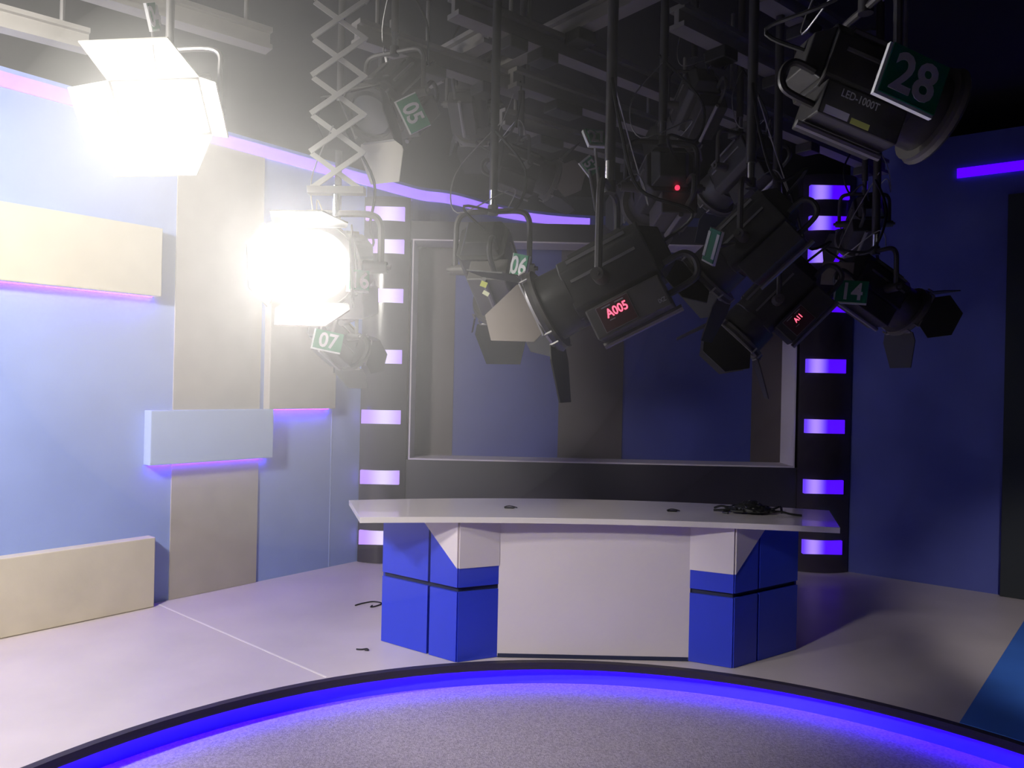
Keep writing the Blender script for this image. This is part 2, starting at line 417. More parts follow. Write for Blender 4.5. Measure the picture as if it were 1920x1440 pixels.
sbox('niche_jamb', XN1, XN1 + .012, YS - 0.004, YS + ND, ZN0, ZN1, M_REVEAL)
def nx(px): return atplane(px, 720, Vector((0, YS + ND, 0)), Vector((0, 1, 0))).x
edges = [XN0, nx(850), nx(1048), nx(1168), nx(1410), XN1]
for i in range(5):
    g = i % 2 == 0
    o = sbox('backdrop_board', edges[i], edges[i + 1], YS + ND + (0.0 if g else 0.006), YS + ND + 0.03, ZN0, ZN1, M_NGREY if g else M_NBLUE)
    o['label'] = 'grey brown backdrop board' if g else 'blue backdrop board'
LZ = (.21, .70, 1.19, 1.68, 2.175, 2.575, 2.84, 3.09)
def column(x0, x1, top, xc, zs, mlight, label):
    r = empty('light_column', Matrix.Translation(((x0 + x1) / 2, YS, 0))); tag(r, label, 'light column', 'light columns beside the niche')
    hw = (x1 - x0) / 2; n = 8
    prof = [(-hw, 0.10)] + [(-hw + 2 * hw * i / n, -0.055 * (1 - (2 * i / n - 1) ** 2) - 0.015) for i in range(n + 1)] + [(hw, 0.10)]
    bm = NB(); prism(bm, prof, 0.002, top); ob('column_body', bm, M_COLUMN, r, smooth=True)
    c = xc - (x0 + x1) / 2
    for z in zs:
        bm = NB(); yf = -0.074
        box(bm, (c, (yf + 0.0) / 2, z), (0.315, -yf, 0.112)); ob('light_panel', bm, mlight, r)['label'] = 'glowing violet panel'
    return r
column(XC0, XN0 - 0.032, 2.98, -1.058, LZ[:7], M_COLL, 'dark glossy column with glare-paled violet light panels by the left wall')
column(XN1 + 0.032, XC1, 3.24, 2.546, LZ, M_COLR, 'dark glossy column with deep violet light panels by the right wall')

# ================================================================== the desk
DX = 0.468
desk = empty('news_desk', Matrix.Translation((DX, 4.1, 0)))
tag(desk, 'curved white and blue news desk on the stage edge', 'desk')
Y = lambda y: y - 4.1
ZU, ZTOP = 0.748, 0.778
INN, NEAR, OUT = (0.52, Y(4.195)), (0.73, Y(4.10)), (1.177, Y(4.415))
BACK = Y(4.60)
# top
bm = NB(); N = 28; poly = []
for i in range(N + 1):
    t = -1 + 2 * i / N; poly.append((1.235 * t, Y(4.082 - 0.105 * t * t)))
for i in range(N + 1):
    t = 1 - 2 * i / N; poly.append((1.41 * t, Y(4.775 - 0.235 * t * t)))
prism(bm, poly, ZU, ZTOP)
top = ob('desk_top', bm, M_WHITE, desk, bevel=0.005); top['label'] = 'curved glossy white desk top'
# front panel
bm = NB(); box(bm, (0, Y(4.20), (ZU - 0.0) / 2 + 0.004), (1.04, 0.03, ZU - 0.008)); ob('front_panel', bm, M_DESKWHITE, desk)['label'] = 'plain white front panel'
bm = NB(); box(bm, (0, Y(4.192), 0.012), (1.03, 0.02, 0.02)); ob('plinth', bm, M_GROOVE, desk)
def lerp(a, b, t): return (a[0] + (b[0] - a[0]) * t, a[1] + (b[1] - a[1]) * t)
for sg in (-1, 1):
    F = lambda p: (p[0] * sg, p[1])
    core = [F((0.50, INN[1] + 0.01)), F((NEAR[0], NEAR[1] + 0.012)), F((OUT[0] - .008, OUT[1] + 0.006)), F((OUT[0] - .008, BACK)), F((0.50, BACK))]
    bm = NB(); prism(bm, core, 0.001, ZU); ob('pedestal_core', bm, M_GROOVE, desk)
    # facing tiles: quads along an edge a->b, raised e outwards
    def tile(a, b, u0, u1, zs, m, nm, e=0.010):
        p, q = lerp(a, b, u0), lerp(a, b, u1)
        t = Vector((b[0] - a[0], b[1] - a[1], 0)).normalized(); n = Vector((t.y, -t.x, 0))
        if n.y > 0: n = -n
        bm = NB()
        if not isinstance(zs, list):       # z at (p low, q low, q high, p high)
            pts = [Vector((p[0], p[1], zs[0])), Vector((q[0], q[1], zs[1])), Vector((q[0], q[1], zs[2])), Vector((p[0], p[1], zs[3]))]
        else: pts = [Vector((x[0], x[1], x[2])) for x in zs]
        k = len(pts); A = [bm.verts.new(v - n * 0.006) for v in pts]; B = [bm.verts.new(v + n * e) for v in pts]
        for i in range(k): bm.faces.new((A[i], A[(i + 1) % k], B[(i + 1) % k], B[i]))
        bm.faces.new(A); bm.faces.new(B)
        return ob(nm, bm, m, desk)
    zg0, zg1, zw = 0.371, 0.396, 0.497
    a, b, c = F(INN), F(NEAR), F(OUT)
    tile(a, b, 0, 1, (0.002, 0.002, zg0, zg0), M_DESKBLUE, 'blue_tile')
    tile(a, b, 0, 1, (zg1, zg1, zw, zw), M_DESKBLUE, 'blue_tile')
    tile(a, b, 0, 1.0, (zw, zw, ZU, ZU), M_DESKWHITE, 'white_cheek', e=0.014)
    g0, g1 = 0.345, 0.375
    tile(b, c, 0, g0, (0.002, 0.002, zg0, zg0), M_DESKBLUE, 'blue_tile')
    tile(b, c, g1, 1, (0.002, 0.002, zg0, zg0), M_DESKBLUE, 'blue_tile')
    zd = lambda u: zw + (ZU - zw) * u / 0.50
    def P3(u, z): q = lerp(b, c, u); return (q[0], q[1], z)
    tile(b, c, 0, 1, [P3(0, zg1), P3(g0, zg1), P3(g0, zd(g0)), P3(0, zw)], M_DESKBLUE, 'blue_tile')
    tile(b, c, 0, 1, [P3(g1, zg1), P3(1, zg1), P3(1, ZU), P3(0.5, ZU), P3(g1, zd(g1))], M_DESKBLUE, 'blue_tile')
    tile(b, c, 0, 1, [P3(0, zw), P3(0.5, ZU), P3(0, ZU)], M_DESKWHITE, 'white_cheek', e=0.014)
    # blue end face and back
    bm = NB(); box(bm, (sg * (OUT[0] - .003), (OUT[1] + BACK) / 2 + .004, ZU / 2), (0.012, BACK - OUT[1] - 0.004, ZU - 0.006)); ob('end_panel', bm, M_DESKBLUE, desk)

# things on the desk
for px, py, lab in ((955, 953, 'small dark cable clip on the left half of the white desk top'), (1260, 959, 'small dark cable clip on the desk top left of the cable tangle')):
    p = atz(px, py, ZTOP)
    r = empty('cable_clip', Matrix.Translation(p)); tag(r, lab, 'clip', 'cable clips on the desk')
    bm = NB(); prism(bm, [(-.028, -.012), (.02, -.016), (.03, 0), (.018, .014), (-.026, .012)], 0.0005, 0.006); ob('clip_base', bm, M_CABLE, r)
    bm = NB(); tube(bm, [(-.03, 0, .006), (-.01, 0, .013), (.015, .002, .012), (.045, .004, .004)], .003); ob('clip_wire', bm, M_CABLE, r)
p = atz(1407, 962, ZTOP)
r = empty('cable_tangle', Matrix.Translation(p)); tag(r, 'heap of tangled black cables on the right of the desk top', 'cables')
rnd = random.Random(3)
for k in range(40):
    pts = []; a0 = rnd.uniform(0, 6.28); rr = rnd.uniform(.25, 1)
    for i in range(9):
        a = a0 + i * rnd.uniform(.5, 1.0); f = rr * rnd.uniform(.6, 1.1)
        pts.append((0.125 * f * math.cos(a), 0.095 * f * math.sin(a), 0.009 + 0.060 * max(0, 1 - f * .9) * rnd.uniform(.4, 1) + k * .0003))
    bm = NB(); tube(bm, pts, 0.0085, 6); ob('cable_loop', bm, M_CABLE, r)
for pts in ([(.10, -.02, .012), (.16, -.03, .016), (.21, -.06, .008), (.26, -.085, .006)], [(-.10, .03, .02), (-.15, .05, .03), (-.18, .09, .012)], [(-.09, 0, .02), (-.15, .01, .014), (-.195, .045, .006)],
            [(.08, .0, .02), (.15, .05, .02), (.19, .06, .03), (.17, -.02, .01)], [(-.1, .02, .012), (-.16, -.02, .006), (-.14, -.05, .006)]):
    bm = NB(); tube(bm, pts, 0.0065, 6); ob('cable_end', bm, M_CABLE, r)
# scraps of cable on the stage floor
def scrap(pxs, lab):
    P = [atz(x, y, 0.005) for x, y in pxs]; c = sum(P, Vector()) / len(P); c.z = 0
    bm = NB(); tube(bm, [q - c for q in P], 0.0042, 6); o = ob('cable_scrap', bm, M_CABLE, None, M=Matrix.Translation(c))
    tag(o, lab, 'cable', 'cable scraps on the stage floor')
scrap([(666, 1135), (680, 1131), (700, 1128), (716, 1131), (706, 1136), (695, 1138), (698, 1135)], 'curled black cable scrap beside the left pedestal')
scrap([(668, 1217), (678, 1217.5), (688, 1216.5), (690, 1219), (684, 1218.5)], 'short black cable scrap in front of the left pedestal')

# ================================================================== ceiling rails
ZR = 3.20
D1 = Vector((1.211, 1, 0)).normalized(); D2 = Vector((-1, 1.211, 0)).normalized()
def rail(px, py, d, back, fwd, lab, h=0.11, wd=0.09, z=ZR):
    c = atz(px, py, z); r = empty('ceiling_rail', frame(c, d, Vector((-d.y, d.x, 0)))); tag(r, lab, 'ceiling rail', 'lighting grid rails')
    bm = NB()
    for s in (-1, 1):      # two flanges and a web
        box(bm, ((fwd - back) / 2, 0, s * (h / 2 - .012)), (fwd + back, wd, .024))
    box(bm, ((fwd - back) / 2, 0, 0), (fwd + back, wd * .3, h - .04)); ob('rail_beam', bm, M_RAIL, r)
    for x in (-back + .12, fwd - .12):
        bm = NB(); cyl(bm, (x, 0, h / 2 - .01), (x, 0, ZC - z), .012, n=8); ob('hanger_rod', bm, M_STEEL, r)
    for x in (-back + .35, 0.1, fwd - .3) if px > 450 else ():
        bm = NB(); box(bm, (x, 0, -h / 2 - .03), (.11, .12, .06)); ob('trolley', bm, M_BODY, r, bevel=.006)
rail(60, 50, D1, 2.2, 0.25, 'broad pale rail at the far upper left of the picture')
rail(400, 45, D1, 1.0, 0.28, 'grey rail ending beside the bright green plate')
rail(780, 98, D1, 0.35, 0.75, 'dim rail running left of the crossing rails')
rail(990, 66, D1, 0.45, 2.1, 'upper of the long rails running to the right')
rail(1045, 176, D1, 0.35, 1.3, 'middle long rail behind the crossing')
rail(1015, 243, D1, 0.35, 1.2, 'lowest far rail above the middle of the set')
rail(1330, 62, D1, 0.25, 0.9, 'short violet tinted rail right of the middle')
rail(1115, 28, D2, 0.9, 1.1, 'rail crossing the long rail near the top edge', z=ZR + .12)
rail(868, 92, D2, 0.25, 0.9, 'rail crossing left of the middle', z=ZR + .12)
rail(770, 160, D2, 0.3, 0.5, 'short crossing rail above the plate numbered 05', z=ZR + .10)
rail(1500, 250, D1, 0.9, 1.2, 'dark rail above the lamps at right')
rail(1560, 60, D1, 0.6, 0.9, 'dark blue tinted rail near the upper right lamp')

# ================================================================== lamps
def root_at(P, yaw): return Matrix.Translation(P) @ Matrix.Rotation(yaw, 4, 'Z')
def plate(root, px, py, D, num, w_, h_, ang=0.0, yaw=0.0, pitch=0.0, sx=0.9):
    """green number plate, a part of the lamp it hangs on; ang = turn in its own plane"""
    P = atD(px, py, D); n = (CAM - P).normalized()
    base = frame(P, Vector((0, 0, 1)).cross(n), Vector((0, 0, 1)))
    Mw = base @ Matrix.Rotation(yaw, 4, 'Y') @ Matrix.Rotation(pitch, 4, 'X') @ Matrix.Rotation(ang, 4, 'Z')
    Ml = root.matrix_world.inverted() @ Mw
    bm = NB(); box(bm, (0, 0, -0.008), (w_, h_, 0.012)); b = ob('number_plate', bm, M_PLATEWHITE, root, M=Ml); b['label'] = 'green plate numbered ' + num
    bm = NB(); box(bm, (0.004, 0.004, 0.0), (w_ - .008, h_ - .008, 0.005)); ob('plate_face', bm, M_GREEN, b)
    text('plate_digits', num, h_ * 1.0, M_DIGIT, b, Matrix.Translation((0.003, 0.0, 0.0035)), off=h_ * 0.022, sx=sx)
    # strap to the lamp
    q = root.matrix_world.inverted() @ (Mw @ Vector((0, 0, -0.014)))
    t = q * (1 - min(0.9, 0.24 / max(q.length, .01)))
    bm = NB(); cyl(bm, q, t if (q - t).length > .02 else q * .6, .006, n=6); ob('plate_strap', bm, M_STEEL, root)
    return b

def fresnel(px, py, D, yaw, pitch, s, label, side=1, doors=(25, 25, 25, 25), lit=False, disp=None, mark=None, yoke=0.30, door_mats=None,
            pole=True, group='fresnel lamps on the lighting grid', box_mat=None, ztop=ZC - .001, P=None, panto=False, cables=True, body=None):
    P = atD(px, py, D) if P is None else Vector(P)
    root = empty('fresnel_lamp', root_at(P, math.radians(yaw))); tag(root, label, 'studio lamp', group)
    bpy.context.view_layer.update()
    H = Matrix.Rotation(math.radians(pitch), 4, 'Y') @ Matrix.Scale(s, 4)      # head frame, +X is the beam
    body = body or M_BODY
    def part(nm, bm, m, bev=0.0, sm=False, lab=None, par=None):
        o = ob(nm, bm, m, par or root, bevel=bev * s, smooth=sm)
        o.data.transform(H)
        if lab: o['label'] = lab
        return o
    # housing: chamfered box with ribs
    bm = NB(); prism(bm, [(-.11, -.06), (-.11, .08), (-.07, .125), (.07, .125), (.11, .08), (.11, -.06), (.08, -.09), (-.08, -.09)], -.18, .13, Matrix(((0, 0, 1, 0), (1, 0, 0, 0), (0, 1, 0, 0), (0, 0, 0, 1))))
    part('housing', bm, body, .006)
    for yy in (-1, 1):
        bm = NB(); box(bm, (-.02, yy * .094, .104), (.22, .012, .012), ); part('housing_rib', bm, M_STEEL)
        bm = NB(); box(bm, (-.02, yy * .113, .035), (.24, .008, .010)); part('housing_rib', bm, M_STEEL)
        bm = NB(); box(bm, (-.02, yy * .050, .129), (.20, .035, .010)); part('vent_panel', bm, M_BODY2)
    bm = NB(); cyl(bm, (.12, 0, .01), (.235, 0, .01), .118, .122, 28); part('front_barrel', bm, body, sm=True)
    bm = NB(); ringm(bm, (.235, 0, .01), (1, 0, 0), [(-.012, .120), (-.012, .150), (.018, .152), (.018, .122)]); part('front_ring', bm, M_BODY2, sm=True)
    bm = NB(); ringm(bm, (.238, 0, .01), (1, 0, 0), [(-.003, .150), (.012, .158), (.022, .150), (.006, .140)]); part('ring_wire', bm, M_STEEL if disp == 'A005' else M_BODY2, sm=True)
    bm = NB(); cyl(bm, (.225, 0, .01), (.252, 0, .01), .121, .100, 28); cyl(bm, (.252, 0, .01), (.266, 0, .01), .100, .04, 28)
    part('lens', bm, (M_LENSFRONT if lit == 'front' else M_LENS) if lit else M_LENSOFF, sm=True, lab='glaring white lens' if lit else 'dark lens')
    # rear cap and handle
    bm = NB(); hexa(bm, [(-.18, -.09, -.07), (-.18, .09, -.07), (-.18, .09, .105), (-.18, -.09, .105)], [(-.235, -.06, -.04), (-.235, .06, -.04), (-.235, .06, .075), (-.235, -.06, .075)])
    part('rear_cap', bm, body, .004)
    bm = NB(); tube(bm, [(-.20, side * .075, -.05), (-.27, side * .08, -.05), (-.295, side * .08, -.09), (-.27, side * .08, -.14), (-.17, side * .08, -.15)], .012, 8); part('rear_handle', bm, body, sm=True)
    # control box on the side below the housing
    bm = NB(); box(bm, (-.035, side * .045, -.135), (.27, .17, .11)); cb = part('control_box', bm, box_mat or M_BODY2, .006)
    bm = NB(); cyl(bm, (-.19, side * .045, -.205), (.10, side * .045, -.205), .012, n=8); part('skid_bar', bm, M_STEEL, sm=True)
    ys = side * .131
    Tm = Matrix.Translation((-.055, ys, -.135)) @ (Matrix.Rotation(PI / 2, 4, 'X') if side < 0 else Matrix.Rotation(PI, 4, 'Z') @ Matrix.Rotation(PI / 2, 4, 'X'))
    def on_side(x, z): return H @ (Matrix.Translation((x, ys, z)) @ (Matrix.Rotation(PI / 2, 4, 'X') if side < 0 else Matrix.Rotation(PI, 4, 'Z') @ Matrix.Rotation(PI / 2, 4, 'X')))
    if disp:
        M0 = on_side(.005, -.135)
        bm = NB(); box(bm, (0, 0, 0), (.118, .092, .004)); d_ = ob('display_frame', bm, M_STEEL, root, M=M0); d_['label'] = 'thin pale frame around the display'
        bm = NB(); box(bm, (0, 0, .001), (.113, .087, .004)); ob('display_panel', bm, M_DISPLAY, d_)
        text('display_digits', disp, .042 if len(disp) > 3 else .03, M_RED, d_, Matrix.Translation((.006, .010, .0036)), ext=.0006, off=.0008, sx=.85)['label'] = 'glowing red digits'
        bm = NB(); box(bm, (-.024, .036, .0035), (.032, .004, .001)); box(bm, (.024, .036, .0035), (.032, .004, .001)); box(bm, (-.02, -.012, .0035), (.02, .003, .001)); ob('display_marks', bm, M_MARK, d_)
    if mark:
        for (tx, x, z, sz) in mark:
            text('lettering', tx, sz, M_MARK, root, on_side(x, z) @ Matrix.Translation((0, 0, .001)), ext=.0005, off=sz * .012, sx=.8)
    # barn doors: order top, bottom, +y, -y ; angle opened from the beam axis
    dm = door_mats or (M_FLAP,) * 4
    for k, ang in enumerate(doors):
        if ang is None: continue
        a = math.radians(ang)
        u, v = [((0, 0, 1), (0, 1, 0)), ((0, 0, -1), (0, 1, 0)), ((0, 1, 0), (0, 0, 1)), ((0, -1, 0), (0, 0, 1))][k]
        u, v = Vector(u), Vector(v); hp = Vector((.258, 0, .01)) + u * .135
        dirn = Vector((math.cos(a), 0, 0)) + u * math.sin(a); nn = dirn.cross(v).normalized() * .0025
        L = .20 if k < 2 else .17
        pts = [hp - v * .115, hp + v * .115, hp + v * .13 + dirn * .05, hp + v * .085 + dirn * L, hp - v * .085 + dirn * L, hp - v * .13 + dirn * .05] if k < 2 else \
              [hp - v * .09, hp + v * .09, hp + v * .14 + dirn * .07, hp + v * .07 + dirn * L, hp - v * .07 + dirn * L, hp - v * .14 + dirn * .07]
        if disp == 'A005' and k == 2:
            pts = [hp + dirn * x_ + v * y_ for x_, y_ in ((0, .09), (0, -.09), (.04, -.105), (.172, -.035), (.154, .054), (.009, .10))]
        bm = NB(); A = [bm.verts.new(q - nn) for q in pts]; B = [bm.verts.new(q + nn) for q in pts]; n_ = len(pts)
        for i in range(n_): bm.faces.new((A[i], A[(i + 1) % n_], B[(i + 1) % n_], B[i]))
        bm.faces.new(A); bm.faces.new(B); o = part('barn_door', bm, dm[k])
        bm = NB(); cyl(bm, hp - v * .10, hp + v * .10, .006, n=8); cyl(bm, hp - v * .10, hp - v * .10 - Vector((.03, 0, 0)), .005, n=6); cyl(bm, hp + v * .10, hp + v * .10 - Vector((.03, 0, 0)), .005, n=6)
        hg = ob('hinge', bm, M_STEEL, o); hg.data.transform(H)
    # yoke (stays upright)
    yw, yh = .175 * s, yoke * s
    bm = NB(); tube(bm, [(0, -yw, -.01 * s), (0, -yw, yh * .55), (0, -yw * .96, yh * .86), (0, -yw * .72, yh), (0, 0, yh * 1.01), (0, yw * .72, yh), (0, yw * .96, yh * .86), (0, yw, yh * .55), (0, yw, -.01 * s)], .013 * s, 8); ob('yoke', bm, M_POLE, root, smooth=True)
    for sg in (-1, 1):
        bm = NB(); cyl(bm, (0, sg * .105 * s, 0), (0, sg * .20 * s, 0), .028 * s, .022 * s, 12); cyl(bm, (0, sg * .20 * s, 0), (0, sg * .215 * s, 0), .010 * s, n=8); ob('pivot_knob', bm, M_BODY2, root, smooth=True)
    zt = ztop - P.z
    if pole and zt > yh + .12:
        if panto:
            z0, z1 = yh + .10, zt; nC = max(2, round((z1 - z0) / .17)); hh = (z1 - z0) / nC; hw_ = .115
            for k in range(nC):
                for sg, dy in ((1, .012), (-1, -.012)):
                    bm = NB(); a_, b_ = Vector((dy, -sg * hw_, z0 + k * hh)), Vector((dy, sg * hw_, z0 + (k + 1) * hh))
                    dd = (b_ - a_).normalized(); pp = Vector((1, 0, 0)).cross(dd) * .011; qq = Vector((.004, 0, 0))
                    hexa(bm, [a_ - pp - qq, a_ + pp - qq, a_ + pp + qq, a_ - pp + qq], [b_ - pp - qq, b_ + pp - qq, b_ + pp + qq, b_ - pp + qq]); ob('scissor_bar', bm, mat('scissor_steel', (.62, .61, .58), .4, metal=.3), root)
            bm = NB(); cyl(bm, (0, 0, yh - .01), (0, 0, z0 + .02), .018, n=10); ob('spigot', bm, M_CHROME, root, smooth=True)
            bm = NB(); box(bm, (0, 0, z0), (.05, hw_ * 2.1, .03)); ob('scissor_foot', bm, M_STEEL, root)
        else:
            bm = NB(); cyl(bm, (0, 0, yh + .10 * s), (0, 0, zt), .019, n=12); ob('hanger_pole', bm, M_POLE, root, smooth=True)
            bm = NB(); cyl(bm, (0, 0, zt - .012), (0, 0, zt), .07, n=16); ob('ceiling_plate', bm, M_POLE, root)
            bm = NB(); cyl(bm, (0, 0, yh - .012), (0, 0, yh + .03 * s), .024 * s, n=12); ob('yoke_clamp', bm, M_BODY, root, smooth=True)
            bm = NB(); cyl(bm, (0, 0, yh + .03 * s), (0, 0, yh + .105 * s), .018 * s, n=12); ob('spigot', bm, M_CHROME, root, smooth=True)['label'] = 'bright chrome spigot'
    if cables:
        rr = random.Random(int(px * 7 + py))
        top_z = min(zt, yh + .38)
        for k, (m, rad) in enumerate(((M_CABLE, .006), (M_WIRE, .0028))):
            sg = 1 if k == 0 else -1
            p0 = H @ Vector((-.23, side * .02, .03)) if k == 0 else Vector((.02, sg * .05, yh))
            pts = [p0, p0 + Vector((-.10 * s, sg * .06, .08)), Vector((-.12, sg * .12 * side, yh * .9)), Vector((-.06, sg * (.11 + .05 * rr.random()) * side, yh + .16)), Vector((-.005, sg * .022, top_z))]
            bm = NB(); tube(bm, pts, rad, 6); ob('power_cable' if k == 0 else 'safety_wire', bm, m, root, smooth=True)
    return root, H

def add_spot(root, H, power, ang, blend=.6, col=(1, .96, .9), rad=.10, x=.30):
    ld = bpy.data.lights.new('lamp_light', 'SPOT'); ld.energy = power; ld.spot_size = math.radians(ang); ld.spot_blend = blend; ld.color = col; ld.shadow_soft_size = rad
    lo = bpy.data.objects.new('lamp_light', ld); COL.objects.link(lo); lo.parent = root
    lo.matrix_basis = Matrix.Translation((H @ Vector((x, 0, .01)))) @ H.to_3x3().normalized().to_4x4() @ Matrix.Rotation(-PI / 2, 4, 'Y')
    return lo

# 1 big centre lamp
c1, H1 = fresnel(1139, 528, 2.70, 163, 27, 1.0, 'big grey fresnel lamp in the centre with a red digital display', side=1, doors=(35, 72, 8, 30), disp='A005',
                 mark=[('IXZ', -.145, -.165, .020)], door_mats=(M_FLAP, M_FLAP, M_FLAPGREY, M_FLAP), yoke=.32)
plate(c1, 1118, 258, 2.78, '27', .085, .075, ang=.12, yaw=.5, pitch=-.5)
plate(c1, 1106, 311, 3.0, '57', .07, .055, ang=-.85, yaw=.3)
# 2 lamp behind it with the plate 06
c2, H2 = fresnel(922, 505, 3.35, 75, 30, .95, 'dark lamp with lime stickers hanging left of the big centre lamp', side=-1, doors=(30, 40, 20, 20), yoke=.26)
plate(c2, 972, 500, 3.1, '06', .09, .10, ang=-.25, yaw=-.75)
def sticker(root, px, py, D, w_, h_, ang, m, yaw=0, pitch=0, nm='sticker'):
    P = atD(px, py, D); n = (CAM - P).normalized(); base = frame(P, Vector((0, 0, 1)).cross(n), Vector((0, 0, 1)))
    Mw = base @ Matrix.Rotation(yaw, 4, 'Y') @ Matrix.Rotation(pitch, 4, 'X') @ Matrix.Rotation(ang, 4, 'Z')
    bm = NB(); box(bm, (0, 0, 0), (w_, h_, .0015)); return ob(nm, bm, m, root, M=root.matrix_world.inverted() @ Mw)
sticker(c2, 907, 533, 3.06, .026, .022, -.35, M_LIME); sticker(c2, 911, 550, 3.06, .026, .016, -.5, mat('pale_lime', (.70, .72, .50), .5))
# 3 lamp at right with a red display
c3, H3 = fresnel(1452, 568, 3.45, 168, 47, .92, 'black lamp with a small red display before the right light column', side=1, doors=(20, 60, 25, 20), disp='A11', yoke=.27, box_mat=M_BODY)
# 4 lamp 14
c4, H4 = fresnel(1640, 545, 3.75, 12, 30, .85, 'black lamp with the green plate numbered 14 over the right wall', side=-1, doors=(35, 55, 30, 30), yoke=.22, box_mat=M_BODY)
plate(c4, 1595, 548, 3.48, '14', .140, .105, ang=-.10, yaw=-.05)
# pale flap beside it
P = atD(1572, 512, 3.52)
sticker(c4, 1570, 513, 3.68, .14, .11, -.08, M_FLAPGREY, nm='barn_door')
# 5 lamp with a green plate seen from the side
c5, H5 = fresnel(1405, 452, 2.95, 150, 42, .85, 'black lamp with a narrow green plate left of the display lamp', side=1, doors=(20, 25, 60, 20), yoke=.25, box_mat=M_BODY)
plate(c5, 1333, 462, 2.80, '11', .075, .125, ang=-.42, yaw=-.95)
# 6 lamp seen from behind with a red indicator
c6, H6 = fresnel(1240, 352, 3.4, 92, 8, .9, 'dark lamp seen from behind with one red indicator dot', side=-1, doors=(30, 30, 25, 25), yoke=.22)
bm = NB(); bmesh.ops.create_uvsphere(bm, u_segments=12, v_segments=8, radius=.011); ob('indicator', bm, M_REDDOT, c6, smooth=True, M=c6.matrix_world.inverted() @ Matrix.Translation(atD(1270, 352, 3.22)))['label'] = 'red indicator light'
# 7 lamp 28
c7, H7 = fresnel(1620, 170, 2.10, 6, 19, .85, 'black lamp with the large green plate numbered 28 at upper right', side=-1, doors=(None, None, None, None), yoke=.26, box_mat=M_BODY,
                 mark=[('LED-1000T', -.055, -.108, .034)])
plate(c7, 1710, 150, 1.80, '28', .158, .128, ang=-.33, yaw=.62)
def side_sticker(root, H, side, x, z, w_, h_, m):
    Ml = H @ Matrix.Translation((x, side * .1305, z)) @ (Matrix.Rotation(PI / 2, 4, 'X') if side < 0 else Matrix.Rotation(PI, 4, 'Z') @ Matrix.Rotation(PI / 2, 4, 'X'))
    bm = NB(); box(bm, (0, 0, .001), (w_, h_, .002)); ob('sticker', bm, m, root, M=Ml)
side_sticker(c7, H7, -1, -.112, -.172, .080, .024, M_PALESTICK); side_sticker(c7, H7, -1, -.032, -.176, .062, .018, M_LIME)
# 8 lamp 05
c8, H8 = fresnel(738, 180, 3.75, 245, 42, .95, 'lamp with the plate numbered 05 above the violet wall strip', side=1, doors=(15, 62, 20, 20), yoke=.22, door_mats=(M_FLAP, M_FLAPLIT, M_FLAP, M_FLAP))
plate(c8, 773, 212, 3.30, '05', .155, .10, ang=-1.1, yaw=-.15)
# 9 burning lamp 16
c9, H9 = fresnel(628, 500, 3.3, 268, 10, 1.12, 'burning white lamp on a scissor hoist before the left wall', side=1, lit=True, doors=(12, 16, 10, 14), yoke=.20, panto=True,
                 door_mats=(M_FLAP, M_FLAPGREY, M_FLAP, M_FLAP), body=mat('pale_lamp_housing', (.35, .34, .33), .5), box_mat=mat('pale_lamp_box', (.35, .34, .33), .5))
plate(c9, 672, 527, 2.98, '16', .085, .085, ang=.0, yaw=.3)
add_spot(c9, H9, P_SPOT16, 168, blend=.35, rad=.12, x=.42)
# 10 lamp 07
c10, H10 = fresnel(628, 632, 4.3, 70, 25, .78, 'dim lamp with the plate numbered 07 below the burning lamp', side=-1, doors=(20, 20, 20, 20), yoke=.2, cables=False)
plate(c10, 614, 640, 3.98, '07', .15, .105, ang=-.18, yaw=.1)
# 11 flag lamp
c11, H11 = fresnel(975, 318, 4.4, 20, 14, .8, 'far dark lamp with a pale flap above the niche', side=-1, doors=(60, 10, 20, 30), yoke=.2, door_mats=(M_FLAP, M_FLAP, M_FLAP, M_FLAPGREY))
# 12..  unlit lamps deeper in the grid
for i, (px, py, D, yaw, pit, s, lab) in enumerate((
        (1385, 320, 4.2, 120, 30, .9, 'unlit black lamp with looped cables above the narrow green plate'),
        (885, 195, 4.5, 85, 30, .85, 'unlit black lamp right of the plate numbered 05'),
        (1300, 200, 4.3, 100, 30, .85, 'unlit black lamp high up right of the centre pole'),
        (1620, 420, 4.9, 80, 25, .85, 'unlit black lamp above the plate numbered 14'))):
    fresnel(px, py, D, yaw, pit, s, lab, side=1 if i % 2 else -1, yoke=.22, box_mat=M_BODY)

